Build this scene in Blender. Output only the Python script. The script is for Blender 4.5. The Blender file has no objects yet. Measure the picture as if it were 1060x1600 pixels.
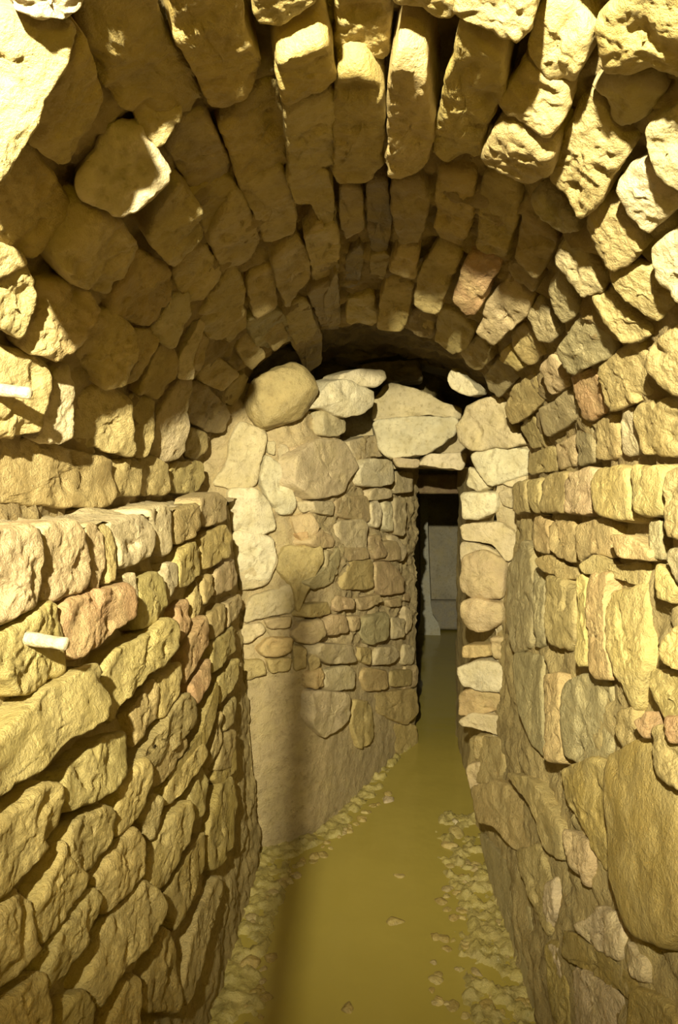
import bpy, math, random
from mathutils import Vector, noise, Matrix
import numpy as np
random.seed(7)
PI = math.pi
# ---------------------------------------------------------------- camera, world, light, exposure
EYE = Vector((0, 0, 1.27)); F = 1100.0
sc = bpy.context.scene
cd = bpy.data.cameras.new('camera'); cam = bpy.data.objects.new('camera', cd); sc.collection.objects.link(cam)
cd.sensor_fit = 'VERTICAL'; cd.sensor_height = 24; cd.lens = 24*F/1600; cd.clip_start = .01
cam.location = EYE; cam.rotation_euler = (PI/2-math.atan(60/F), 0, math.atan(60/F)); sc.camera = cam
CR = cam.rotation_euler.to_matrix()
w = bpy.data.worlds.new('world'); sc.world = w; w.use_nodes = True
w.node_tree.nodes['Background'].inputs[0].default_value = (.9, .62, .1, 1)
w.node_tree.nodes['Background'].inputs[1].default_value = .02
vs = sc.view_settings; vs.view_transform = 'Standard'; vs.look = 'None'; vs.gamma = 1; vs.exposure = 0.60; vs.use_curve_mapping = False
sc.cycles.max_bounces = 8; sc.cycles.diffuse_bounces = 4
def lamp(name, typ, loc, power, col, size, aim=None, **kw):
    l = bpy.data.lights.new(name, typ); o = bpy.data.objects.new(name, l); sc.collection.objects.link(o)
    l.energy = power; l.color = col; l.shadow_soft_size = size
    for k, v in kw.items(): setattr(l, k, v)
    o.location = loc
    if aim: o.rotation_euler = (Vector(aim)-Vector(loc)).to_track_quat('-Z', 'Y').to_euler()
    return o
LAMP = Vector((-.135, -.40, 1.72))
lamp('flash_lamp', 'SPOT', LAMP, 345, (1, .92, .62), .017, aim=(.06, 2.6, 1.55), spot_size=math.radians(90), spot_blend=.85)
lamp('work_lamp', 'POINT', (.06, -.30, 1.42), 4.5, (1, .74, .03), .05)

# ---------------------------------------------------------------- rays and masonry surfaces
def ray(px, py):
    return (CR @ Vector(((px-530)/F, (800-py)/F, -1))).normalized()
def hitplane(px, py, p, n):
    d = ray(px, py); return EYE + d*((p-EYE).dot(n)/d.dot(n))
VC = (-.04, 1.23); VR = .507
NL = Vector((1, 0, .08)).normalized(); PL = Vector((-.45, 0, 1.19))
NR = Vector((-1, 0, .05)).normalized(); PR = Vector((.42, 0, 1.2))
PW = [Vector((-.62, 2.13, 0)), Vector((-.2, 2.40, 0)), Vector((.20, 3.38, 0))]      # plan of the oblique rubble wall
def pseg(i):
    d = (PW[i+1]-PW[i]).normalized(); return PW[1], Vector((d.y, -d.x, 0))
dQ = Vector((-.12, .36, 0)).normalized(); NQ = Vector((-dQ.y, dQ.x, 0)).normalized(); PQ = Vector((.43, 2.25, 0))
if NQ.y > 0: NQ = -NQ
NQ = Vector((-.62, -.78, 0)).normalized()
NT = Vector((0, -1, .06)).normalized(); PT = Vector((0, 2.8, 1.4))
def surf(kind, px, py, off):
    if kind == 'V':
        d = ray(px, py); r = VR-off
        ox, oz = EYE.x-VC[0], EYE.z-VC[1]
        a = d.x*d.x+d.z*d.z; b = 2*(ox*d.x+oz*d.z); c = ox*ox+oz*oz-r*r
        t = (-b+math.sqrt(b*b-4*a*c))/(2*a); p = EYE+d*t
        n = Vector((VC[0]-p.x, 0, VC[1]-p.z)).normalized()
        if p.z < VC[1]:
            s = -1 if d.x < 0 else 1
            t = (VC[0]+s*r-EYE.x)/d.x; p = EYE+d*t; n = Vector((-s, 0, 0))
        return p, n
    if kind == 'P':
        P, n = pseg(0 if px < 500 else 1); return hitplane(px, py, P+n*off, n), n
    P, n = {'L': (PL, NL), 'R': (PR, NR), 'Q': (PQ, NQ), 'T': (PT, NT)}[kind]
    return hitplane(px, py, P+n*off, n), n

TONE = {'t': (.50, .40, .22), 'o': (.44, .34, .14), 'y': (.55, .45, .22), 'r': (.50, .33, .21), 'p': (.56, .44, .31),
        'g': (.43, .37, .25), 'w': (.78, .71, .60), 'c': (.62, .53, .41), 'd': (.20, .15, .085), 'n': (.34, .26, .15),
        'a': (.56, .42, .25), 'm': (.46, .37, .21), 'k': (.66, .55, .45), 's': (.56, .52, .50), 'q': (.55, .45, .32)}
def jtone(t, rnd, j=.10):
    c = TONE[t]; c = (c[0]*.88, c[1]*.84, c[2]*.66); b = 1+rnd.uniform(-j, j)
    return tuple(max(0, v*b*(1+rnd.uniform(-.02, .02))) for v in c)

class MB:
    def __init__(s): s.v = []; s.f = []; s.c = []; s.m = []
    def add(s, verts, faces, cols, mi=0):
        b = len(s.v); s.v += verts; s.c += cols
        s.f += [tuple(i+b for i in f) for f in faces]; s.m += [mi]*len(faces)
    def build(s, name, mats, parent=None, smooth=True):
        me = bpy.data.meshes.new(name); me.from_pydata([tuple(v) for v in s.v], [], s.f)
        for m in mats: me.materials.append(m)
        me.polygons.foreach_set('material_index', s.m)
        me.polygons.foreach_set('use_smooth', [smooth]*len(s.f))
        a = me.color_attributes.new('tone', 'FLOAT_COLOR', 'POINT')
        a.data.foreach_set('color', np.array([(c[0], c[1], c[2], 1) for c in s.c], dtype=np.float32).ravel())
        me.update(); o = bpy.data.objects.new(name, me); sc.collection.objects.link(o)
        if parent: o.parent = parent
        return o
def nv(p, f, s): return noise.noise_vector(p*f+Vector((s, s*1.7, -s)))
def ns(p, f, s): return noise.noise(p*f+Vector((s, s*1.7, -s)))

def chaikin(pts, k, cut=.11):
    for _ in range(k):
        q = []
        for i in range(len(pts)):
            a = pts[i]; b = pts[(i+1) % len(pts)]
            q.append(a*(1-cut)+b*cut); q.append(a*cut+b*(1-cut))
        pts = q
    return pts
def resample(pts, n):
    L = [0]; m = len(pts)
    for i in range(m): L.append(L[-1]+(pts[(i+1) % m]-pts[i]).length)
    out = []; j = 0
    for k in range(n):
        t = L[-1]*k/n
        while L[j+1] < t: j += 1
        u = (t-L[j])/max(1e-9, L[j+1]-L[j]); out.append(pts[j].lerp(pts[(j+1) % m], u))
    return out
SEED = [0]
def stone(mb, kind, tile, off, tilt, tone, coords, thick=.07, rough=1.2, dome=0.0, mi=0, grow=1.09):
    """one stone or brick whose outline stands on a masonry surface, with its own relief and thickness"""
    SEED[0] += 1; sd = SEED[0]*3.37; rnd = random.Random(SEED[0])
    x0, y0, s = tile
    pp = [(x0+x/s, y0+y/s) for x, y in coords]
    if kind == 'V' and x0 == 530 and min(q[0] for q in pp) > 780: off *= .55
    # area centroid
    A = cx = cy = 0
    for i in range(len(pp)):
        xa, ya = pp[i]; xb, yb = pp[(i+1) % len(pp)]; c = xa*yb-xb*ya; A += c; cx += (xa+xb)*c; cy += (ya+yb)*c
    cx /= 3*A; cy /= 3*A
    P0, n = surf(kind, cx, cy, off)
    tc = (EYE-P0).normalized()
    n = (n*(1-tilt)+tc*tilt+Vector((rnd.uniform(-.06, .06), rnd.uniform(-.06, .06), rnd.uniform(-.06, .06)))).normalized()
    W = [hitplane(x, y, P0, n) for x, y in pp]
    W = chaikin([P0+(p-P0)*grow for p in W], 2)
    C = sum(W, Vector())/len(W)
    per = sum(((pp[i][0]-pp[i-1][0])**2+(pp[i][1]-pp[i-1][1])**2)**.5 for i in range(len(pp)))
    N = int(max(28, min(88, per/4.5))); W = resample(W, N)
    rad = min((p-C).length for p in W); ravg = sum((p-C).length for p in W)/N
    bev = min(.007, rad*.24)
    K = int(max(4, min(14, per/28)))
    rings = [(1.03, -thick), (1.0, -thick*.45), (1.0, -bev*1.1), (1-bev*.30/ravg, -bev*.45), (1-bev*.9/ravg, -bev*.10)]
    s0 = 1-bev*1.9/ravg
    rings += [(s0*(1-k/K), 0) for k in range(K)]
    vs_, cs = [], []; col = jtone(tone, rnd); amp = min(1, rad/.03)
    for q, (s_, h) in enumerate(rings):
        for p in W:
            v = C+(p-C)*s_
            r1 = ns(v, 17, sd); r2 = ns(v, 75, sd); r3 = ns(v, 190, sd); r4 = max(0, ns(v, 30, sd+4)-.22)
            rg = abs(ns(v, 35, sd+9))
            dn = (r1*.0050+r2*.0013*rough+r3*.0012-rg*.0012-r4*.016)*amp*rough
            if h < -bev*2: dn = 0
            v = v+n*(h+dn+dome*rad*(1-s_*s_))
            if q > 0: v = v+nv(v, 26, sd)*.0036*rough*amp*min(1, s_*1.2)+nv(v, 110, sd)*.0016*rough
            vs_.append(v); k = 1+r1*.22+r2*.12
            cs.append((col[0]*k, col[1]*k, col[2]*k))
    fs = []
    for q in range(len(rings)-1):
        for i in range(N):
            j = (i+1) % N; fs.append((q*N+i, q*N+j, (q+1)*N+j, (q+1)*N+i))
    vs_.append(C+n*(dome*rad)+n*ns(C, 22, sd)*.006*rough); cs.append(col)
    b = (len(rings)-1)*N
    for i in range(N): fs.append((b+i, b+(i+1) % N, len(vs_)-1))
    # outward orientation
    a, b2, c2 = (vs_[k] for k in fs[-1])
    if (b2-a).cross(c2-a).dot(n) < 0: fs = [f[::-1] for f in fs]
    mb.add(vs_, fs, cs, mi)
    return C, n

def P(s):
    v = [int(float(q)) for q in s.replace(',', ' ').split()]; return list(zip(v[::2], v[1::2]))
def lay(mb, kind, tile, text, **kw):
    for ln in text.strip().splitlines():
        if not ln.strip(): continue
        h, pts = ln.split('|'); h = h.split(); k = dict(kw)
        for e in h[3:]:
            a, b = e.split('='); k[a] = float(b)
        stone(mb, kind, tile, float(h[0])/100, float(h[1]), h[2], P(pts), **k)

def sheet(mb, fn, us, vs2, inward, tone, amp=1.0, mi=0, seed=1.0, skip=None, smooth_below=0):
    """rough mortar bed: a dense grid over fn(u,v) displaced by noise along inward normal"""
    rnd = random.Random(int(seed*10)); c0 = TONE[tone]; c0 = (c0[0]*.84, c0[1]*.80, c0[2]*.62); V, Cc = [], []
    for u in us:
        for v in vs2:
            p = fn(u, v); n = inward(u, v)
            d = ns(p, 9, seed)*.012+ns(p, 28, seed)*.008+ns(p, 70, seed)*.005+ns(p, 140, seed)*.0025
            if smooth_below and p.z < smooth_below: d *= max(.3, 1-(smooth_below-p.z)*6)
            V.append(p+n*d*amp); k = 1+ns(p, 7, seed+3)*.2+ns(p, 40, seed+5)*.15
            Cc.append((c0[0]*k, c0[1]*k, c0[2]*k))
    nvv = len(vs2); fs = []
    for i in range(len(us)-1):
        for j in range(nvv-1):
            if skip and skip(us[i], vs2[j]): continue
            a = i*nvv+j; fs.append((a, a+1, a+nvv+1, a+nvv))
    p = fs[0]; nn = (V[p[1]]-V[p[0]]).cross(V[p[2]]-V[p[0]])
    if nn.dot(inward(us[0], vs2[0])) < 0: fs = [f[::-1] for f in fs]
    mb.add(V, fs, Cc, mi)
def lin(a, b, st): n = max(2, int(abs(b-a)/st)+1); return [a+(b-a)*i/(n-1) for i in range(n)]

# ---------------------------------------------------------------- materials
def masonry(name, rough=.55, bump=.7, spec=.45, damp=.35, scale=1.0):
    m = bpy.data.materials.new(name); m.use_nodes = True; nt = m.node_tree; N = nt.nodes; L = nt.links
    b = N['Principled BSDF']; tc = N.new('ShaderNodeTexCoord')
    at = N.new('ShaderNodeAttribute'); at.attribute_name = 'tone'
    def tex(sc_, det, ro=.6):
        t = N.new('ShaderNodeTexNoise'); t.inputs['Scale'].default_value = sc_*scale; t.inputs['Detail'].default_value = det
        t.inputs['Roughness'].default_value = ro; L.new(tc.outputs['Object'], t.inputs['Vector']); return t
    n1 = tex(14, 6); n2 = tex(60, 8, .7); n3 = tex(240, 4)
    def mix(fac, a, c, mode='MIX'):
        x = N.new('ShaderNodeMix'); x.data_type = 'RGBA'; x.blend_type = mode
        for s_, val in ((x.inputs[0], fac), (x.inputs[6], a), (x.inputs[7], c)):
            if hasattr(val, 'links') or hasattr(val, 'is_linked'): L.new(val, s_)
            else: s_.default_value = val
        return x.outputs[2]
    def ramp(t, a, c, lo, hi):
        r = N.new('ShaderNodeMapRange'); r.inputs[1].default_value = a; r.inputs[2].default_value = c
        r.inputs[3].default_value = lo; r.inputs[4].default_value = hi; L.new(t.outputs['Fac'], r.inputs[0]); return r.outputs[0]
    c = mix(ramp(n1, .45, .70, 0, .45), at.outputs['Color'], (.52, .42, .19, 1))
    c = mix(ramp(n2, .52, .72, 0, .55), c, (.16, .11, .035, 1))
    c = mix(ramp(n3, .60, .75, 0, .35), c, (.66, .57, .34, 1))
    L.new(c, b.inputs['Base Color'])
    L.new(ramp(n1, .35, .65, max(.2, rough-damp*.6), rough+.2), b.inputs['Roughness'])
    b.inputs['Specular IOR Level'].default_value = spec
    vo = N.new('ShaderNodeTexVoronoi'); vo.inputs['Scale'].default_value = 85*scale; L.new(tc.outputs['Object'], vo.inputs['Vector'])
    ad = N.new('ShaderNodeMath'); ad.operation = 'MULTIPLY_ADD'; L.new(n2.outputs['Fac'], ad.inputs[0]); ad.inputs[1].default_value = 2.2
    vm = N.new('ShaderNodeMath'); vm.operation = 'MULTIPLY'; L.new(vo.outputs['Distance'], vm.inputs[0]); vm.inputs[1].default_value = .3
    L.new(vm.outputs[0], ad.inputs[2])
    ad2 = N.new('ShaderNodeMath'); ad2.operation = 'MULTIPLY_ADD'; L.new(n3.outputs['Fac'], ad2.inputs[0]); ad2.inputs[1].default_value = .5
    L.new(ad.outputs[0], ad2.inputs[2])
    bp = N.new('ShaderNodeBump'); bp.inputs['Strength'].default_value = bump; bp.inputs['Distance'].default_value = .006
    L.new(ad2.outputs[0], bp.inputs['Height']); L.new(bp.outputs[0], b.inputs['Normal'])
    return m
MB_ = masonry('brick_masonry'); MM = masonry('crumbly_mortar', rough=.75, bump=.7, damp=.2); MR = masonry('rubble_stone', rough=.45, bump=.6)
MW = masonry('wet_gravel', rough=.3, bump=.5, spec=.6)

def tag(o, label=None, cat=None, group=None, kind=None):
    for k, v in (('label', label), ('category', cat), ('group', group), ('kind', kind)):
        if v: o[k] = v
    return o
A = (0, 0, 2); B = (530, 0, 2); C_ = (0, 400, 2); D = (530, 400, 2); E = (0, 750, 2.65); G = (0, 1150, 2)
Fq = (700, 700, 2.944); H = (530, 1150, 2); I = (330, 500, 2.12); J = (330, 850, 2.12); K_ = (600, 700, 3.2)

# ---------------------------------------------------------------- vault (ceiling)
v = MB(); RM = VR+.011
def vf(y, a): return Vector((VC[0]+RM*math.cos(a), y, VC[1]+RM*math.sin(a)))
sheet(v, vf, lin(-1.0, 2.25, .011), lin(-.12, PI+.12, .019), lambda y, a: Vector((-math.cos(a), 0, -math.sin(a))), 'n', 1.7, 1, 2.0)
# end ring of the vault, thick masonry seen from below
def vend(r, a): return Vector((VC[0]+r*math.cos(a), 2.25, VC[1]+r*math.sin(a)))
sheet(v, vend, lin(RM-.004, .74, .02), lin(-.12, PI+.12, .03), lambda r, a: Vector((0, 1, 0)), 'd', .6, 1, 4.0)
lay(v, 'V', A, '''
4 0 o | 250,120 290,200 325,300 290,400 235,505 200,520 110,460 135,320 200,220
2 0 o | 250,-80 480,-80 510,110 590,200 625,310 590,345 480,340 390,340 330,270 280,170 255,80
3 0 o | 510,-90 745,-90 770,130 815,190 810,240 770,290 700,345 650,330 610,230 545,110
3 0 o | 790,-80 1010,-80 985,20 920,62 850,90 800,70
4.5 0 o | 862,190 1018,128 1055,280 885,345
3 0 t | 890,350 1050,290 1045,525 905,580 900,450
1 0 o | 685,390 830,280 870,275 893,400 900,520 760,585 720,480
.5 0 n | 520,470 570,380 650,370 715,500 715,535 640,585 590,580
2 .5 t rough=1.6 | 425,345 460,310 560,330 570,370 500,470 440,410
4 .8 c rough=1.7 | 255,600 265,540 300,470 350,395 430,390 450,440 530,520 520,570 450,660 370,665 260,625
4.5 0 t rough=1.3 | 205,835 310,675 370,700 440,770 400,850 350,920 330,925 240,890
3 .1 t rough=1.4 | 472,745 552,590 580,595 630,660 645,750 545,840 480,770
1.5 0 o | 0,490 100,462 160,540 230,640 220,680 150,770 80,800 -20,740
2 .3 t | -40,740 70,795 85,830 0,870 -40,850
1 0 o | 430,785 520,840 540,860 535,950 460,1020 350,985 360,920 410,850
.5 0 o | 570,610 720,560 745,600 650,735 610,650
1 0 t | 655,745 750,600 790,685 815,760 770,825 700,845
1.5 0 t | 750,590 880,530 915,600 930,720 830,765 800,680
2 0 o | 905,575 1020,530 1045,620 1040,690 1010,710 965,620 930,640
.5 .1 t | 545,855 645,760 695,860 650,930 580,950
1 .1 t | 620,1000 700,880 740,835 765,900 765,975 700,1060 660,1060
1 .1 t | 770,880 848,820 865,900 868,960 800,998
1.5 .1 t | 852,812 930,742 965,790 968,870 900,965 868,890
1.5 0 t | 957,745 1058,705 1060,860 985,878 970,800
1 0 n | 965,922 1060,872 1062,1030 1010,1030 990,980
1 0 t | 885,985 958,935 1002,1050 985,1110 940,1110
1 0 g | 770,1010 870,970 890,990 915,1060 850,1090 800,1075
''')
# near rough block with its camera-side end face, top left corner
lay(v, 'V', (0, 0, 1), '''
6 .6 t rough=1.6 | -30,60 0,30 28,28 70,30 124,52 102,112 65,160 45,220 15,270 -30,300
5 .5 c rough=2.2 | 20,-30 130,-30 128,8 100,34 60,28 30,20
''')
lay(v, 'V', B, '''
1 0 o | -10,-60 158,-60 158,190 -10,195
3 0 o | 168,-60 365,-60 355,55 310,58 230,35 168,15
4 .35 t rough=1.5 | 378,-60 610,-60 600,60 570,128 500,128 372,65
3.5 0 o rough=1.1 | -12,245 40,228 80,232 130,290 140,400 130,520 80,570 -15,570
5 0 t rough=1.2 | 152,275 185,182 262,215 275,330 288,450 268,520 190,558 152,545
4 0 o | 292,430 332,290 372,100 430,150 500,200 500,330 460,400 432,500 300,498
3 .35 t rough=1.4 | 595,170 612,60 650,5 700,25 785,120 760,205 715,275 622,245
3.5 .35 t rough=1.5 | 497,350 532,275 592,185 712,290 700,370 640,438 580,400
5 0 t rough=1.2 | 442,495 492,415 530,408 660,490 650,560 590,583 480,530
4 .2 t rough=1.4 | 652,560 702,430 745,335 780,305 848,390 888,490 830,590 762,688 700,610
1 .3 g rough=1.3 | 785,270 830,243 978,230 1010,290 960,368 872,408 822,330
4 0 o | 800,95 880,15 930,-30 1050,-30 1100,60 1100,250 1005,268 880,232 832,236
2 .3 g | 960,400 1100,300 1100,610 1000,560 972,480
3 .3 c | 870,590 900,530 960,508 1020,590 1060,640 1000,700 950,738 892,670
3.5 .25 t | 768,710 802,622 858,602 943,770 900,828 850,850 802,800
3 .3 g rough=1.6 | 600,632 632,572 740,680 743,720 690,738 622,680
1.5 .15 n | 547,800 577,655 622,685 680,745 660,790 620,868 582,840
1.5 .15 n | 530,825 560,815 622,872 600,915 560,890 525,850
3 .3 g rough=1.5 | 668,820 692,762 720,742 770,780 828,870 808,918 750,928 692,850
.5 0 o | 302,720 302,545 418,562 413,700 378,772 312,748
.5 0 o | 432,768 442,558 556,572 548,700 518,808 462,788
3 .25 t | 232,950 252,850 312,758 383,792 340,900 310,978 252,968
3 .2 r | 357,940 377,862 412,794 508,822 470,890 430,980 392,988
3 .2 t | 152,850 190,768 248,782 238,878
3 .2 y | 122,1030 132,932 152,868 230,888 220,970 200,1035
2 .15 y | 22,1010 27,940 108,922 118,1020
2 .1 n | 162,660 167,575 258,572 278,650 250,758 192,760
.5 0 d | 88,565 150,575 163,690 150,788 102,780 88,680
.5 0 n | 5,700 2,585 73,602 78,718 22,748
0 0 o | 97,870 97,802 158,792 140,876
0 0 d | 22,900 22,805 68,765 78,800 60,898
2.5 .3 t | 782,932 850,902 958,1030 930,1068 850,1040 805,990
2.5 .3 t | 835,855 960,822 1038,940 972,1018 885,940
3 .3 c | 972,772 1100,690 1100,980 1040,940 990,880
2.5 .2 t | 310,978 352,962 418,1030 395,1090 350,1110 302,1060
2 .2 n | 212,1020 232,962 303,992 290,1060 240,1045
1 0 n | -75,780 -20,600 -5,760 -10,830 -60,850
1 0 t | -90,730 -50,700 -15,900 -50,935 -80,900
1.5 0 n | -50,940 -5,850 5,1010 -30,1030
''')
lay(v, 'V', C_, '''
3 .35 t rough=1.4 | 0,130 50,32 88,45 123,130 90,240 70,258 10,220 -30,200
4 .4 t rough=1.8 | 107,290 130,165 145,97 200,92 255,112 318,167 290,200 240,290 190,318
2.5 .35 t rough=1.8 | 242,300 292,212 360,188 418,240 423,330 390,398 330,408 302,370
2 .3 t rough=1.5 | 424,240 480,242 496,270 440,378 400,396 430,330
2 .3 t rough=1.3 | 442,428 500,275 553,302 558,370 500,438
2.5 .35 c rough=1.5 | 482,240 542,137 594,132 596,190 545,288 500,262
2 .3 t rough=1.3 | -30,350 50,312 153,352 148,440 128,538 60,558 -30,560
3 .4 c rough=1.4 | 127,568 142,520 177,372 213,358 236,420 228,558 190,573
1 .3 t rough=1.6 | 242,432 330,412 398,442 418,600 408,618 238,575
1 .3 t rough=1.3 | 404,442 488,452 480,560 460,618 427,618
2 .3 c rough=1.2 | 472,618 502,500 562,402 598,402 588,500 583,590 560,628 500,636
3 .4 c rough=1.2 | 567,380 562,312 602,262 622,212 638,230 602,330 608,378
1 .2 t | 606,350 628,242 658,252 630,358
1 .2 t | 628,370 662,322 700,332 743,370 700,418 640,398
1 .2 t | 702,455 716,402 760,372 776,390 735,468
1 .2 n | 578,500 602,412 640,402 718,490 690,548 650,543
1 .2 t | 586,620 602,542 653,562 643,610 620,636
2 .1 y rough=1.4 | 537,738 542,647 630,647 633,700 618,733
1.5 .1 t rough=1.3 | 352,745 357,642 440,638 440,742
1.5 .1 t rough=1.3 | 444,742 446,636 480,632 528,660 528,742
0 .1 t rough=1.2 | -40,750 -40,600 100,582 180,602 338,642 346,740 318,778 60,765
1 .15 t | 742,290 780,235 828,310 790,358 766,330
1 .15 t | 802,200 863,168 903,255 860,298 817,240
1 .1 n | 888,190 962,148 1003,250 1000,330 960,358 917,270
1 .15 t | 692,210 745,152 768,172 768,230 720,273
''', grow=1.17)
lay(v, 'V', D, '''
3 .2 p | 432,240 462,152 532,62 598,150 570,200 520,240 480,288
2 .2 g | 582,190 620,135 688,240 650,278 620,268
2 .2 g | 652,90 690,52 748,170 700,213 662,160
2 .2 t | 532,240 575,213 643,300 600,343 560,328
1.5 .15 t | 382,300 432,248 478,320 440,358 400,348
1.5 .15 g | 452,380 492,325 552,362 565,375 500,443 472,428
2.5 .15 y | 504,305 532,280 572,345 548,366 500,325
2 .2 t | 217,208 227,168 298,197 288,263 232,240
3 .2 t | 517,480 542,412 610,362 648,440 600,490 550,523 525,508
2 .15 p | 622,350 665,308 713,390 712,410 660,438 640,400
2.5 .2 g rough=1.3 | 674,300 712,252 775,155 866,290 840,318 770,348 717,383
3 .25 t rough=1.3 | 782,132 850,122 958,232 958,258 880,278 812,190
1.5 .15 g | 622,482 680,452 715,414 752,500 650,568
2 .15 r rough=1.3 | 722,380 760,362 798,357 836,480 760,522 732,430
2 .2 t rough=1.3 | 802,360 880,292 938,262 972,430 900,468 838,486
1.5 .15 t rough=1.5 | 557,540 610,497 648,590 600,602
3 .25 t | 982,272 1100,190 1100,430 1020,438 942,340
1 .1 t | 587,622 668,594 672,670 592,684
1 .1 p | 677,592 733,562 733,655 682,668
1 .1 g | 740,552 788,522 792,645 742,653
1 .1 t | 797,522 868,492 878,630 802,638
1 .1 c | 877,484 913,482 937,620 887,628
1 .1 t | 922,472 1100,430 1100,620 945,618
''')

# ---------------------------------------------------------------- lower left wall
l = MB()
def lf(y, z): return Vector((PL.x-.023+.08*(PL.z-z), y, z))
sheet(l, lf, lin(-1.0, 2.22, .012), lin(-.12, 1.17, .012), lambda y, z: NL, 'm', 1.1, 1, 6.0)
def ltop(y, x): return Vector((x, y, 1.190+.10*max(0, -.47-x)))
sheet(l, ltop, lin(-1.0, 2.22, .012), lin(-.60, PL.x+.006, .012), lambda y, x: Vector((0, 0, 1)), 'c', .8, 1, 7.0)
def lend(x, z): return Vector((x+.09*(1-z/1.19)-.0, 2.22, z))
sheet(l, lend, lin(-.9, -.47, .02), lin(-.12, 1.17, .02), lambda x, z: Vector((0, 1, 0)), 'm', .6, 1, 8.0)
lay(l, 'L', E, '''
1.5 .06 p rough=1.2 | -60,225 170,190 180,400 165,510 70,560 0,590 -60,610
1.5 .06 p rough=1.2 | 185,192 320,178 363,230 373,400 350,458 250,493 190,488 172,420
1 .06 p | 352,188 400,185 433,230 438,350 415,448 387,448 380,300
1 .06 t | 405,185 450,190 488,260 483,400 455,418 441,330
1.5 .06 c | 457,183 560,150 610,150 638,200 648,270 620,318 530,358 502,353 500,260
1 .06 c | 617,130 650,112 700,102 716,150 713,280 690,303 662,290 648,200
1.5 .06 t rough=1.3 | 727,128 828,97 836,200 800,240 750,260 727,250
1.5 .06 p | 838,80 905,52 938,80 943,165 870,188 846,180
2.5 .08 r | 272,570 302,500 400,462 538,432 558,470 563,570 500,610 430,678 360,718 290,733 274,650
1 .05 c | 520,402 560,387 573,460 568,560 556,568 540,430
1.5 .05 y | 582,420 660,377 688,420 698,520 640,588 597,608 582,520
1 .05 c | 692,350 738,342 743,430 710,498 694,430
1.5 .05 y | 747,300 820,252 833,300 833,390 790,433 752,438
1.5 .05 y | 838,230 938,187 958,230 958,310 880,358 844,363
1.5 .06 y rough=1.3 | -40,760 20,660 60,630 180,532 240,512 263,580 268,700 260,800 150,868 80,888 40,830
2.5 .08 y rough=1.2 | 432,780 482,710 540,682 620,642 700,574 738,592 743,690 690,768 620,808 550,888 510,898 483,985 467,970 457,880
1 .05 r | 737,540 783,492 793,560 788,620 766,668 747,620
.5 .05 t | 802,480 829,415 838,500 833,558 806,568
1 .05 t | 847,400 888,387 895,460 852,518
1.5 .05 p | 902,375 973,327 986,390 983,438 902,478
3 .1 y rough=1.1 | -60,1150 60,1010 140,932 210,872 400,764 430,830 458,910 453,980 380,1028 320,1058 270,1098 180,1190 60,1260 -60,1350
1 .05 t | 547,970 602,882 640,824 658,860 653,980 620,1018 570,1100
1.5 .05 y | 662,830 748,754 760,830 738,890 700,968 672,978
2 .06 r | 772,690 858,564 870,600 868,680 800,798 777,838
1 .05 t | 873,560 938,504 938,608 887,668
1 .05 p | 947,512 1000,472 1008,510 990,558 947,606
2 .06 t | 552,1200 640,1090 760,902 790,892 823,940 813,1010 740,1098 620,1200 575,1240
2 .06 r | 802,850 873,734 883,800 832,930
1.5 .05 y | 882,680 983,602 983,698 892,796
1.5 .05 o | 700,1220 830,1060 860,952 898,842 903,930 880,1020 820,1190 760,1260
1.5 .05 y | 907,830 988,732 998,820 922,928
1 .05 t | 932,960 983,892 983,1000 937,1038
1 .05 t | 862,1200 923,955 928,1060 900,1150
1 .05 t | 907,1200 937,1062 973,1032 978,1100 960,1192
''')
lay(l, 'L', G, '''
2.5 .08 y | 197,160 232,92 330,12 398,-10 408,60 398,120 350,178 240,228 217,218
2.5 .08 y | -40,480 -40,330 60,232 150,157 188,152 210,200 198,270 168,330 120,388 60,458 10,498
2 .06 y | 372,300 377,172 440,92 470,72 476,150 458,220 420,278 380,308
1.5 .06 t | 474,62 580,2 588,30 540,108 500,158 482,150
1.5 .06 y | 522,200 527,152 572,92 638,22 653,60 600,138 545,212
2 .06 y | 217,350 242,272 330,217 368,240 350,330 310,398 250,436
1 .05 t | 452,260 490,174 513,200 508,280 480,326
1 .05 y | 592,190 638,98 653,150 648,230 620,262
2 .06 y | 312,450 342,392 430,284 453,330 453,430 420,478 340,555
1.5 .06 y | 467,440 482,372 542,252 598,208 608,250 598,320 520,476 472,468
2 .06 y | 112,540 182,402 205,336 220,390 278,432 268,480 200,588 150,636 117,600
2 .06 y | 167,700 222,582 300,484 323,510 290,620 240,718 180,796
2 .06 y | -40,820 -40,590 80,484 108,520 118,600 138,660 60,758
2 .06 y | 282,770 342,582 402,522 460,458 518,512 523,570 470,658 380,758 330,850
1 .06 o | 527,500 562,422 612,332 638,304 638,420 600,518 560,596 547,560
1 .05 o | 657,380 662,262 692,162 728,134 743,200 733,330 700,398 672,408
1.5 .05 o | -40,960 20,842 148,734 163,860 158,960
1.5 .05 o | 180,960 232,822 268,792 300,860 290,960
1 .05 o | 452,830 520,606 540,622 558,720 578,856 462,858
1 .05 t | 572,800 622,562 680,444 698,480 650,658 602,826
.5 .05 o | 672,130 702,52 738,5 743,100 700,148
1 .05 o | 332,960 390,772 438,744 440,870 440,960
1 .05 o | 60,1000 110,920 180,905 170,1000
''')

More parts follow.
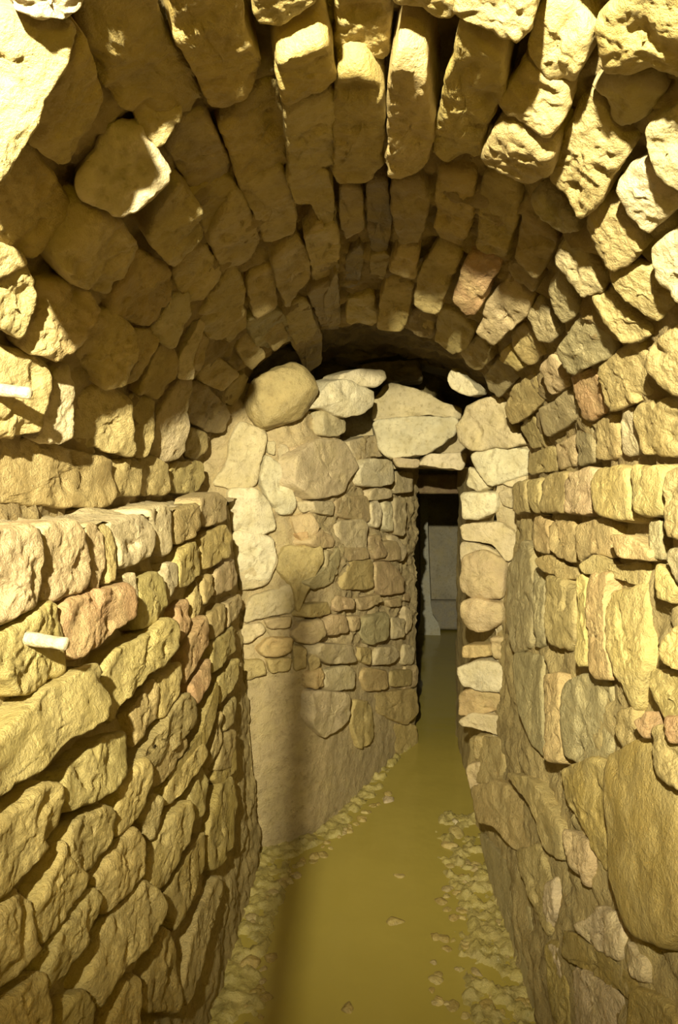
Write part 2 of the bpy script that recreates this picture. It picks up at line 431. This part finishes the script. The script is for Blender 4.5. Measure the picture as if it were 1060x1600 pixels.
# ---------------------------------------------------------------- lower right wall
r = MB()
def rf(y, z): return Vector((PR.x+.008-.05*(PR.z-z), y, z))
sheet(r, rf, lin(-1.0, 2.55, .012), lin(-.12, 1.21, .012), lambda y, z: NR, 'm', 1.25, 1, 11.0, skip=lambda y, z: y > 2.2+(1-z)*.35)
sheet(r, lambda y, x: Vector((x, y, 1.21)), lin(-1.0, 2.22, .014), lin(PR.x+.02, .56, .014), lambda y, x: Vector((0, 0, 1)), 'c', .8, 1, 12.0)
lay(r, 'R', D, '''
3 .1 t | 537,715 580,702 588,798 542,803
3 .1 t | 584,707 625,692 627,798 591,798
3 .1 t | 627,700 698,672 699,798 630,798
3 .1 p | 706,680 790,662 783,798 698,803
3.5 .1 y | 788,700 812,667 898,657 903,818 850,818 793,798
3.5 .1 y | 906,662 1000,652 1000,798 930,808 907,780
3.5 .1 t | 1006,680 1110,640 1110,890 1012,870
2 .12 a | 602,815 648,822 650,923 612,923
2 .12 a | 656,832 733,832 733,956 680,938 657,918
2.5 .12 a | 737,842 800,822 848,832 842,938 780,928 742,956
3.5 .2 a | 842,872 900,872 968,922 958,948 870,943
''')
lay(r, 'R', Fq, '''
2 .1 g rough=1.2 | 268,580 340,440 378,500 383,700 373,900 300,928 272,850
1 .1 g | 387,560 438,580 438,888 392,908
1.5 .1 t rough=1.4 | 442,600 520,612 588,680 570,868 530,918 452,888
3.5 .2 y | 592,602 628,592 628,978 588,996
3 .15 a | 637,592 733,592 712,700 722,900 743,1048 660,1043 637,985
1 .1 g rough=.8 | 292,950 438,962 428,1100 428,1400 380,1350 322,1200
3 .15 a | 432,1062 508,1042 508,1200 498,1428 438,1428
1.5 .12 y rough=1.2 | 722,682 898,642 908,960 840,1198 772,1050 732,900
2 .15 y | 952,525 1048,640 1010,708 955,688
1 .1 g rough=1.1 | 592,1052 738,1062 758,1200 740,1398 600,1448 522,1398 522,1105
2.5 .15 y rough=1.3 | 982,872 1110,780 1110,1050 982,988
1.5 .12 y | 922,1012 1060,1042 1100,1150 1100,1330 962,1238
3 .3 r | 852,1252 918,1212 918,1328 892,1328
3 .3 r | 985,1230 1100,1250 1100,1370 1000,1350
1.5 .2 t rough=1.4 | 612,540 680,492 740,540 928,522 900,638 740,588 632,578
1.5 .2 t rough=1.4 | 402,510 460,492 578,560 598,598 520,598 420,560
1 .12 t | 772,1210 850,1190 850,1260 885,1340 860,1440 800,1400 765,1300
1.5 .2 g rough=1.2 | 920,330 975,330 985,500 935,500
2 .2 g rough=1.2 | 1000,480 1110,430 1110,660 1050,620
''')
lay(r, 'R', H, '''
2.5 .2 t rough=1.3 | 402,110 412,2 498,10 518,100 480,148 412,138
2 .2 t rough=1.3 | 412,162 500,142 598,230 608,340 540,348 480,278 432,268
-.5 .02 g rough=.5 | 442,312 520,402 580,500 625,700 640,860 590,830 555,740 508,620 468,440
1 .1 t rough=1.3 | 542,362 620,342 658,480 648,620 602,520
1.5 .1 t rough=1.2 | 520,120 600,140 690,290 685,380 640,350 600,220
2 .15 p rough=1.2 | 692,290 778,332 782,400 760,468 712,410
2 .1 o rough=.6 dome=.08 | 830,80 950,20 1050,180 1060,560 1000,640 900,600 845,440
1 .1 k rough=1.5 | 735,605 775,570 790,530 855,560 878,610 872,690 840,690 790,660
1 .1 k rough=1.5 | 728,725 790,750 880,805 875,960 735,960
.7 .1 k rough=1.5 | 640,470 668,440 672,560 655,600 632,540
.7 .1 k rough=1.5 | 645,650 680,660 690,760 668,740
.5 .1 o rough=1.3 | 700,610 730,620 860,705 940,790 930,850 880,795 740,715 700,690
2 .2 t | 962,-30 1100,-30 1100,180 1055,160 985,120
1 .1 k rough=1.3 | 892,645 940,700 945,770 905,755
.5 .1 o | 640,640 690,650 715,800 700,940 650,860
1 .1 o rough=1.2 | 690,110 790,70 825,100 835,420 790,350 780,320 705,200
1 .1 o | 900,780 1000,830 1060,900 1060,960 900,960
''')

# ---------------------------------------------------------------- rear left wall (rubble, oblique)
p = MB()
from mathutils import geometry
def pcurve(t):
    a, b_, c = PW; k = .13
    m0 = b_+(a-b_).normalized()*k; m1 = b_+(c-b_).normalized()*k
    L0 = (m0-a).length; L2 = (c-m1).length; Lc = k*1.9
    if t < L0: return a+(m0-a)*t/L0
    if t < L0+Lc: u = (t-L0)/Lc; return m0*(1-u)**2+b_*2*u*(1-u)+m1*u*u
    return m1+(c-m1)*(t-L0-Lc)/L2
def pn(t): d = (pcurve(t+.004)-pcurve(t-.004)).normalized(); return Vector((d.y, -d.x, 0))
def pf(t, z): q = pcurve(t)-pn(t)*.006; return Vector((q.x, q.y, z))
sheet(p, pf, lin(0.005, 1.53, .011), lin(-.12, 1.56, .011), lambda t, z: pn(t), 'q', 1.9, 1, 21.0, smooth_below=.62, skip=lambda t, z: z > 1.385+.20*min(1, max(0, (.62-t)*4))+.03*math.sin(t*23))
sheet(p, lambda x, z: Vector((x, 2.97, z)), lin(-.3, .42, .012), lin(1.29, 1.60, .012), lambda x, z: Vector((0, -1, 0)), 'c', 1.6, 1, 22.0, skip=lambda x, z: z > 1.6-abs(x-.1)*.4)
lay(p, 'P', I, '''
2 .1 c | 12,538 62,462 64,402 100,342 180,372 183,400 160,480 150,540 100,558
3 .1 w dome=.08 | 167,520 192,452 250,492 283,610 268,638 230,638 187,580
3 .1 w rough=1.4 | 62,562 150,562 200,612 213,690 150,718 72,690
2.5 .1 w dome=.05 | 72,702 205,722 213,800 190,860 90,860
1.5 .1 c | 292,460 352,402 440,402 488,490 460,520 440,568 350,588 292,540
1 .1 c | 342,602 408,602 408,648 352,638
1 .1 p | 417,592 520,582 538,650 520,668 422,650
1 .1 c | 287,602 338,602 343,628 302,638
1 .1 p dome=.1 | 272,652 340,642 358,690 330,738 302,730 277,690
2 .1 r | 287,706 320,702 323,728 305,736
1 .1 p | 332,735 370,692 408,720 408,753 352,753
1.5 .1 c | 417,672 518,662 518,778 422,788
1 .1 g | 382,762 418,772 420,846 380,846
1 .1 c | 457,402 560,382 598,450 520,450 492,478
1 .1 c | 187,402 213,402 213,448 190,443
1 .1 c | 222,412 258,420 280,470 278,555 232,480
1.5 .1 p dome=.1 | 262,422 295,412 295,453 270,458
2 .15 c | 372,300 448,300 448,368 420,383 372,378
1 .1 c | 288,480 340,500 345,580 295,570
''', mi=0)
lay(p, 'P', I, '''
4 .15 c | 612,502 668,502 673,568 612,573
3 .15 w | 532,612 555,598 573,640 558,688 537,680
3 .15 w | 572,602 600,602 608,698 580,688
3.5 .15 c | 607,592 650,592 648,700 635,712 612,700
2 .15 p dome=.1 | 522,722 560,712 588,780 545,793
2.5 .15 c | 592,717 620,717 653,760 638,798 602,788
''')
lay(p, 'P', J, '''
1 .08 c | 112,260 132,182 270,132 288,160 270,230 200,238
1.5 .08 c | 102,328 102,272 170,262 183,290 130,328
2 .1 a | 162,350 192,312 270,312 273,350 230,373 182,373
1.5 .1 p | 182,252 270,242 260,278 197,283
2 .1 p dome=.1 | 272,300 302,262 370,252 386,300 350,328 290,328
1 .1 t | 322,240 332,202 390,192 398,230 350,243
2.5 .1 p dome=.15 | 382,270 402,237 450,237 463,290 400,303
2 .1 p | 407,200 420,172 478,182 478,213 420,223
2 .1 p | 487,182 560,167 573,190 502,223
2 .1 p | 587,187 628,177 633,205 597,208
2 .1 p | 636,167 658,162 660,188 641,188
3 .1 g | 502,290 522,242 588,227 593,310 540,333 512,320
2.5 .1 c dome=.1 | 602,242 648,252 638,308 607,313
2 .1 c | 642,207 668,222 666,280 651,298
2 .1 p | 467,242 498,237 498,283 472,288
2.5 .1 c | 362,370 372,332 470,337 488,390 400,398
2.5 .1 c dome=.1 | 542,400 552,347 608,337 628,370 600,398
2 .1 c | 642,332 678,342 673,398 642,398
2 .1 c | 382,470 387,422 450,402 478,422 478,478 400,488
2 .1 a | 502,440 522,412 588,422 588,478 520,488
2 .1 t | 602,422 668,417 668,468 602,473
1.5 .1 t | 322,382 350,352 368,400 332,428
2 .1 t | 432,148 462,62 538,52 540,148
2.5 .1 p dome=.1 | 547,62 600,62 638,110 638,158 570,168 547,140
1 .1 g | 382,80 425,10 428,60 400,130 350,148 322,128
2 .1 c | 102,148 92,10 208,10 218,60 190,128 120,148
2 .1 t | 222,82 250,10 368,12 373,60 330,130 290,228 277,140
2 .1 t rough=1.4 | 545,500 600,492 678,482 688,560 650,598 560,560
2 .1 c rough=1.4 | 350,490 460,500 465,570 440,600 380,640 345,590
2 .1 t | 500,345 535,345 530,400 495,385
1.5 .1 a | 345,430 375,410 378,470 350,480
1.5 .1 t | 105,390 170,385 185,430 130,450 105,440
1.5 .1 t | 190,385 270,380 260,420 200,430
1.5 .1 t | 275,335 318,345 318,410 280,420
1.5 .1 p | 640,480 685,470 690,420 680,400 645,405
1.5 .1 t rough=1.4 | 600,600 680,600 690,680 660,720 610,680
1.5 .1 t rough=1.4 | 480,520 535,530 545,640 500,680 470,600
2 .1 p | 425,12 520,12 525,48 460,55 430,50
2 .1 p | 530,5 615,-10 635,20 630,52 545,55
''')
# ---------------------------------------------------------------- rear right wall (rubble jamb of the opening)
q = MB()
tQ = Vector((-NQ.y, NQ.x, 0))
if tQ.x > 0: tQ = -tQ
# along tQ (towards the opening and away from the camera)
Q0 = Vector((.47, 2.22, 0))
def qf(s, z): w_ = Q0+tQ*s; return Vector((w_.x+.05*0, w_.y, z))
def qp(s, z):
    u = surf('Q', 0, 0, 0); 
    w_ = PQ-NQ*.004+tQ*s; return Vector((w_.x, w_.y, z))
sheet(q, qp, lin(-.14, .062, .01), lin(-.12, 1.45, .011), lambda s, z: NQ, 'c', 1.3, 1, 31.0)
qe = PQ-NQ*.004+tQ*.062
sheet(q, lambda y, z: Vector((qe.x+.0, qe.y+y, z)), lin(0, 1.1, .02), lin(-.12, 1.45, .02), lambda y, z: Vector((-1, 0, 0)), 'm', .8, 1, 33.0)
lay(q, 'Q', D, '''
3 .1 w rough=1.4 | 412,620 480,602 583,602 583,680 470,718 430,665
3 .1 w | 377,742 488,742 488,798 430,823 387,818
2 .1 c | 496,740 535,727 540,790 510,780
3 .1 c rough=1.2 | 382,842 500,832 548,870 540,938 520,953 480,898 392,888
2 .1 c | 382,898 430,902 480,922 518,960 520,1010 400,1030 382,960
1 .1 w | 405,660 430,672 465,722 430,735 395,720
1.5 .1 c | 490,700 583,685 583,715 540,722
1 .1 c | 545,870 560,830 590,840 600,900 560,960
''')
lay(q, 'Q', J, '''
3.5 .1 p dome=.15 | 827,150 832,42 900,22 968,60 960,178 870,178
4.5 .1 p dome=.3 | 832,195 870,182 958,202 958,258 900,290 852,283 828,250
2 .1 p | 922,312 978,312 983,383 932,378
1 .1 a | 832,337 913,337 918,373 832,378
3.5 .1 w dome=.1 | 817,412 880,387 978,402 988,488 900,488 832,468
2 .1 a | 822,492 880,482 958,502 963,550 850,568 822,568
3 .1 c | 822,590 860,562 958,572 958,636 870,608 832,603
1 .1 t | 867,642 950,642 958,700 872,718
2.5 .1 p | 842,742 900,722 958,752 958,860 872,860
2 .1 c | 965,500 1010,520 1010,640 970,620
2 .1 c | 960,640 1010,650 1020,760 970,750
''')

# ---------------------------------------------------------------- rear cavity behind the arch and passage beyond the opening
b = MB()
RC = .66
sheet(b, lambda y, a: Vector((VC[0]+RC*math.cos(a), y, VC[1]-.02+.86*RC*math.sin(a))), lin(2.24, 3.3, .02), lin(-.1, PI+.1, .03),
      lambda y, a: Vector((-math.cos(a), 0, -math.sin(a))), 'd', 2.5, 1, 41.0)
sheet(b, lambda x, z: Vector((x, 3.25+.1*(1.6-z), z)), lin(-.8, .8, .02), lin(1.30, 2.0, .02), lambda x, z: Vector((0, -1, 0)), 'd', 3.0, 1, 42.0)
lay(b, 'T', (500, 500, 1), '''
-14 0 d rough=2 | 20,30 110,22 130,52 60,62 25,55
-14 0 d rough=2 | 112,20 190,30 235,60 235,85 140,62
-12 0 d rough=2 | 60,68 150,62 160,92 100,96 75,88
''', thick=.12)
far = [MB() for _ in range(4)]
# passage walls, roof and end
ct = TONE['s']
sheet(far[0], lambda y, z: Vector((.16+.02*(y-3.4), y, z)), lin(3.42, 6.0, .04), lin(-.12, 1.32, .04), lambda y, z: Vector((1, 0, 0)), 's', 1.5, 1, 43.0)
sheet(far[1], lambda y, z: Vector((.95, y, z)), lin(3.2, 6.0, .05), lin(-.12, 1.32, .05), lambda y, z: Vector((-1, 0, 0)), 's', 1.5, 1, 44.0)
sheet(far[2], lambda x, y: Vector((x, y, 1.30)), lin(.1, 1.0, .05), lin(2.9, 6.0, .05), lambda x, y: Vector((0, 0, -1)), 's', 1.0, 1, 45.0)
sheet(far[3], lambda x, z: Vector((x, 5.85+.15*x, z)), lin(-.1, 1.3, .03), lin(-.12, 1.32, .03), lambda x, z: Vector((0, -1, 0)), 's', .5, 1, 46.0)

wl = l.build('wall_left', [MB_, MM]); wr = r.build('wall_right', [MB_, MM]); ce = v.build('ceiling', [MB_, MM])
wp = p.build('wall_back_left', [MR, MM]); wq = q.build('wall_back_right', [MR, MM]); wb = b.build('wall_back', [MR, MM])
for o in (wl, wr, ce, wp, wq, wb): tag(o, kind='structure')
for m_, nm in zip(far, ('wall_passage_left', 'wall_passage_right', 'ceiling_passage', 'wall_passage_end')): tag(m_.build(nm, [MR, MM]), kind='structure')

# ---------------------------------------------------------------- floor bed and muddy water
f = MB()
def bank(x, y):
    """height of the gravel bed: it rises against both walls, with the channel between"""
    pt = Vector((x, y, 0)); xl = -.37 if y < 2.25 else (-.37+1.13*(y-2.25) if y < 2.4 else -.2+.408*(y-2.4))
    dl, dr = x-xl, .37-x; h = -.07
    rdg = (.4-abs(ns(pt, 11, 9)))*.040+ns(pt, 27, 5)*.013+ns(pt, 65, 6)*.010+ns(pt, 140, 6)*.005
    if y < 3.3:
        wl_ = (.12 if y < 2.25 else max(.03, .12-.09*(y-2.3)))*(1+.5*ns(pt, 5, 1))
        k = max(0, min(1, (1.25-dl/wl_)*1.6)); h = max(h, -.07+k*(.068+rdg))
    if y < 2.72:
        wr_ = .21*(1+.35*ns(pt, 4, 2))
        k = max(0, min(1, (1.2-dr/wr_)*1.8))*min(1, max(0, (2.72-y)*7)); h = max(h, -.07+k*(.064+rdg*1.2))
    return h
us = lin(-.5, .5, .007); ys = lin(.9, 3.5, .007)
V_, Cc = [], []
for x in us:
    for y in ys:
        pt = Vector((x, y, 0)); h = bank(x, y)
        V_.append(Vector((x, y, h))); k = 1+ns(pt, 20, 4)*.3
        Cc.append((.40*k, .33*k, .11*k))
ny = len(ys); fs = [(i*ny+j, (i+1)*ny+j, (i+1)*ny+j+1, i*ny+j+1) for i in range(len(us)-1) for j in range(ny-1)]
f.add(V_, fs, Cc); fl = f.build('floor', [MW]); tag(fl, kind='structure')

wm = bpy.data.materials.new('muddy_water'); wm.use_nodes = True; nt = wm.node_tree; N = nt.nodes; L = nt.links
bs = N['Principled BSDF']; bs.inputs['Base Color'].default_value = (.36, .29, .065, 1); bs.inputs['Roughness'].default_value = .16
bs.inputs['IOR'].default_value = 1.33
tcn = N.new('ShaderNodeTexCoord'); t1 = N.new('ShaderNodeTexNoise'); t1.inputs['Scale'].default_value = 9; t1.inputs['Detail'].default_value = 3
L.new(tcn.outputs['Object'], t1.inputs['Vector']); bpn = N.new('ShaderNodeBump'); bpn.inputs['Strength'].default_value = .25; bpn.inputs['Distance'].default_value = .01
L.new(t1.outputs['Fac'], bpn.inputs['Height']); L.new(bpn.outputs[0], bs.inputs['Normal'])
wv = MB(); us = lin(-.6, 1.3, .03); ys = lin(-1.0, 6.0, .03); ny = len(ys)
wv.add([Vector((x, y, ns(Vector((x, y, 0)), 5, 2)*.003)) for x in us for y in ys],
       [(i*ny+j, (i+1)*ny+j, (i+1)*ny+j+1, i*ny+j+1) for i in range(len(us)-1) for j in range(ny-1)], [(1, 1, 1)]*(len(us)*ny))
wo = wv.build('muddy_water', [wm]); tag(wo, 'still olive muddy water covering the tunnel floor', 'water', kind='stuff')

# ---------------------------------------------------------------- stones that stand on their own
def thing(name, label, cat, kind, tile, off, tilt, tone, pts, mat=MR, group=None, **kw):
    m = MB(); c, n = stone(m, kind, tile, off/100, tilt, tone, P(pts), **kw)
    m.v = [x-c for x in m.v]; o = m.build(name, [mat]); o.location = c
    tag(o, label, cat, group); return o
def lump(name, label, cat, c, r3, tone, rot=0, rough=1.0, mat=MR, seed=1, group=None, n=28, facet=.88):
    """closed irregular stone: a noise-carved ellipsoid with flattened facets"""
    m = MB(); V, fs, cs = [], [], []; rnd = random.Random(seed); col = jtone(tone, rnd); rm = min(r3)
    pl = [(Vector((rnd.gauss(0, 1), rnd.gauss(0, 1), rnd.gauss(0, 1))).normalized(), rnd.uniform(.55, .9)) for _ in range(10)]
    for i in range(n+1):
        th = PI*i/n
        for j in range(2*n):
            ph = PI*j/n; d = Vector((math.sin(th)*math.cos(ph), math.sin(th)*math.sin(ph), math.cos(th)))
            s = 1.0
            for pn, pd in pl:
                k = d.dot(pn)
                if k*s > pd: s = pd/k*facet+s*(1-facet)
            s *= 1+rough*(.10*ns(d, 1.6, seed)+.04*ns(d, 5, seed)+.015*ns(d, 14, seed))
            V.append(Vector((d.x*r3[0], d.y*r3[1], d.z*r3[2]))*s); k = 1+.2*ns(d, 3, seed+2)
            cs.append((col[0]*k, col[1]*k, col[2]*k))
    M = 2*n
    for i in range(n):
        for j in range(M): fs.append((i*M+j, (i+1)*M+j, (i+1)*M+(j+1) % M, i*M+(j+1) % M))
    m.add(V, fs, cs); o = m.build(name, [mat]); o.location = c
    o.rotation_euler = rot if isinstance(rot, tuple) else (0, 0, rot); tag(o, label, cat, group); return o
def at(px, py, y): d = ray(px, py); return EYE+d*(y/d.y)
def onwater(px, py, z=0): d = ray(px, py); return EYE+d*((z-EYE.z)/d.z)

lump('boulder', 'large smooth rounded tan boulder wedged under the left end of the arch', 'stone', at(434, 624, 2.30), (.138, .10, .112), 'm', rot=(.2, -.6, .3), rough=.8, seed=5, n=44, facet=.45)
thing('cap_stone', 'flat white stone ledge projecting highest beside the opening', 'stone', 'P', I, 9, .5, 'w', '425,205 440,180 500,162 570,166 584,190 545,222 480,215', thick=.12)
thing('cap_stone', 'pale angular stone just under the flat white ledge stone', 'stone', 'P', I, 6, .4, 'w', '325,292 400,210 450,198 500,222 538,240 536,284 500,310 440,320 380,292', thick=.12, dome=.1)
thing('lintel_stone', 'upper jagged tan slab of the lintel, half in the arch shadow', 'stone', 'T', I, -2, .1, 'c', '542,330 545,272 590,208 700,235 760,270 820,290 812,325 700,312 620,325', thick=.16, rough=1.5)
thing('lintel_stone', 'broad pale layered slab spanning over the doorway', 'stone', 'T', I, 2, .1, 'w', '545,335 640,322 810,326 800,380 720,438 600,455 560,420', thick=.2, rough=1.5)
thing('lintel_stone', 'white lower slab directly above the dark opening', 'stone', 'T', I, 3, .1, 'w', '692,480 722,445 848,440 832,496 760,488', thick=.2)
thing('lintel_stone', 'small flat tan stone at the left end of the lintel', 'stone', 'T', I, 2, .1, 'c', '604,456 690,462 687,490 620,487', thick=.2)
thing('squared_stone', 'pale squarish block at the top of the left jamb', 'stone', 'P', I, 5, .15, 'w', '497,500 520,462 600,466 608,540 560,551 502,545', thick=.1)
thing('squared_stone', 'thin pale stone below the squarish block of the left jamb', 'stone', 'P', I, 4, .15, 'c', '527,572 547,556 600,562 600,590 530,600', thick=.1)
thing('wedge_stone', 'small white wedge of stone tucked under the right side of the arch', 'stone', 'Q', I, 4, .3, 'w', '782,190 800,160 850,200 888,240 850,254 792,225', thick=.07)
thing('corner_stone', 'mottled grey and tan block under the right springing of the arch', 'stone', 'Q', I, 5, .1, 'c', '812,360 842,295 900,262 960,258 972,330 1040,408 870,430 822,402', thick=.12, rough=1.5)

# ---------------------------------------------------------------- pegs in the left wall
def tube_mesh(m, pts, rad, n=14, col=(1, 1, 1), cap=True, lump_=0):
    pts = [Vector(q_) for q_ in pts]; b0 = len(m.v); V, fs = [], []
    for i, q_ in enumerate(pts):
        d = (pts[min(i+1, len(pts)-1)]-pts[max(0, i-1)]).normalized()
        a = d.orthogonal().normalized() if i == 0 else (a-d*a.dot(d)).normalized()
        bb = d.cross(a); rr = rad[i] if isinstance(rad, list) else rad
        for k in range(n):
            t = 2*PI*k/n; w_ = (a*math.cos(t)+bb*math.sin(t))
            V.append(q_+w_*(rr*(1+lump_*ns(q_+w_*rr, 60, 1))))
    for i in range(len(pts)-1):
        for k in range(n): fs.append((i*n+k, i*n+(k+1) % n, (i+1)*n+(k+1) % n, (i+1)*n+k))
    if cap: fs.append(tuple(range(n))[::-1]); fs.append(tuple((len(pts)-1)*n+k for k in range(n)))
    m.add(V, fs, [col]*len(V))
def peg(px, py, qx, qy, label):
    a, n = surf('V' if py < 760 else 'L', px, py, .03); b_ = hitplane(qx, qy, a, Vector((0, 1, 0)))
    m = MB(); d = Vector((.036, -.004, -.004)); tube_mesh(m, [a-d*.8, a, a+d*.5, a+d*.95, a+d], [.0085, .0085, .008, .0078, .006], col=(.62, .52, .36), lump_=.15)
    m.v = [x-a for x in m.v]; o = m.build('peg', [MR]); o.location = a; tag(o, label, 'peg', 'white pegs sticking out of the left wall')
peg(8, 610, 40, 630, 'short white peg in the upper left wall beside the vault')
peg(62, 1000, 95, 1010, 'short white peg in the lower left wall among the yellow bricks')

# ---------------------------------------------------------------- upright post beyond the opening
m = MB(); base = onwater(672, 990, .0); px_ = base.x; py_ = base.y
prof = [(-.12, .075), (.0, .078), (.05, .075), (.10, .06), (.16, .042), (.24, .035), (.5, .030), (.8, .026), (1.3, .024)]
V, fs, cs = [], [], []
for z, hw in prof:
    sx = -.01-.03*(z > .2)*min(1, z)
    for dx, dy in ((-1, -1), (1, -1), (1, 1), (-1, 1)): V.append(Vector((px_+sx-.02*(z > .1)+dx*hw*1.15, py_+dy*.05, z))); cs.append((.52, .50, .42))
for i in range(len(prof)-1):
    for k in range(4): fs.append((i*4+k, i*4+(k+1) % 4, i*4+4+(k+1) % 4, i*4+4+k))
m.add(V, fs, cs); bp_ = Vector((px_, py_, 0)); m.v = [x-bp_ for x in m.v]
o = m.build('stone_post', [MR], smooth=False); o.location = bp_; tag(o, 'slim grey upright post with a flared foot standing in the dark passage', 'post')
m = MB()
sheetv = MB()
def box(m, x0, x1, y0, y1, z0, z1, col, n=8):
    V = [Vector((x, y, z)) for x in (x0, x1) for y in (y0, y1) for z in (z0, z1)]
    m.add(V, [(0, 1, 3, 2), (4, 6, 7, 5), (0, 4, 5, 1), (2, 3, 7, 6), (0, 2, 6, 4), (1, 5, 7, 3)], [col]*8)
box(m, -.45, .55, -.06, .06, -.05, .05, (.17, .11, .06)); o = m.build('beam', [MR], smooth=False); o.location = (.42, 3.55, 1.22)
bv = o.modifiers.new('bevel', 'BEVEL'); bv.width = .012; bv.segments = 3
tag(o, 'dark brown beam across the passage just behind the lintel', 'beam')
m = MB(); box(m, -.35, .4, -.05, .05, -.12, .12, (.30, .27, .22)); o = m.build('low_curb', [MR], smooth=False); o.location = (.75, 5.70, .13)
bv = o.modifiers.new('bevel', 'BEVEL'); bv.width = .03; bv.segments = 4
tag(o, 'grey stone curb along the foot of the far passage wall', 'curb')

# ---------------------------------------------------------------- loose stones in the water
rnd = random.Random(11)
def pebble(px, py, rpx, label, tone='y', h=.6, name='loose_stone', group=None):
    c = onwater(px, py); d = c.y; R_ = 1.15*rpx*d/F
    return lump(name, label, 'stone', c+Vector((0, 0, -R_*h*.25)), (R_, R_*rnd.uniform(.7, 1.0), R_*h), tone, rot=rnd.uniform(0, 6), mat=MW, seed=int(px*7+py), group=group, n=14, rough=1.4)
pebble(393, 1508, 17, 'dark-hollowed upright stone at the foot of the left wall', 'o', .9)
pebble(545, 1575, 13, 'lone stone breaking the water at the bottom centre', 'o', .7)
pebble(618, 1440, 14, 'small stone pair sunk in mid channel right of the bright water', 'o', .5)
pebble(623, 1368, 9, 'tiny stone showing above the water in mid channel', 'y', .5)
pebble(606, 1250, 12, 'pale stone where the left gravel bank meets the far water', 'c', .7)
pebble(710, 1285, 10, 'pale stone nearest the foot of the right jamb', 'c', .6)
pebble(713, 1302, 16, 'larger wet stone in front of the right jamb', 'y', .7)
pebble(704, 1322, 15, 'wet flat stone lowest of the cluster by the right jamb', 'y', .5)
L_ = 'wet yellow stone in the gravel along the foot of the left rubble wall'
for i in range(46):
    t = rnd.random(); x = 412+t*196; y = 1400-t*158+rnd.uniform(-6, 14)*(1-t*.5)
    pebble(x, y, rnd.uniform(5, 12)*(1.1-.5*t), L_, rnd.choice('oymoo'), rnd.uniform(.5, .8), group='gravel stones at the foot of the left rubble wall')
R__ = 'wet olive stone of the gravel bar along the right wall'
for i in range(70):
    y = rnd.uniform(1345, 1590); t = (y-1345)/245; x = rnd.uniform(682-10*t, 758+85*t)
    pebble(x, y, rnd.uniform(5, 12), R__, rnd.choice('oymoo'), rnd.uniform(.35, .6), group='gravel bar stones along the right wall')
N__ = 'wet stone by the foot of the near left brick wall'
for i in range(14):
    y = rnd.uniform(1415, 1590); t = (y-1415)/175; x = rnd.uniform(392-10*t, 425-5*t)
    pebble(x, y, rnd.uniform(6, 13), N__, rnd.choice('omo'), rnd.uniform(.5, .7), group='stones by the foot of the near left wall')

# ---------------------------------------------------------------- unseen cable in front of the flash, added to cast the vertical shadow
m = MB(); tube_mesh(m, [(-.004*math.sin(z*5), 0, -z) for z in lin(0, 1.5, .05)], .0105, n=10, col=(.03, .03, .03))
cm = bpy.data.materials.new('black_rubber'); cm.use_nodes = True; cm.node_tree.nodes['Principled BSDF'].inputs['Base Color'].default_value = (.02, .02, .02, 1)
o = m.build('shadow_cable', [cm]); o.location = (-.158, .10, 1.575); tag(o, 'black cable outside the frame, added to cast the vertical shadow', 'cable')
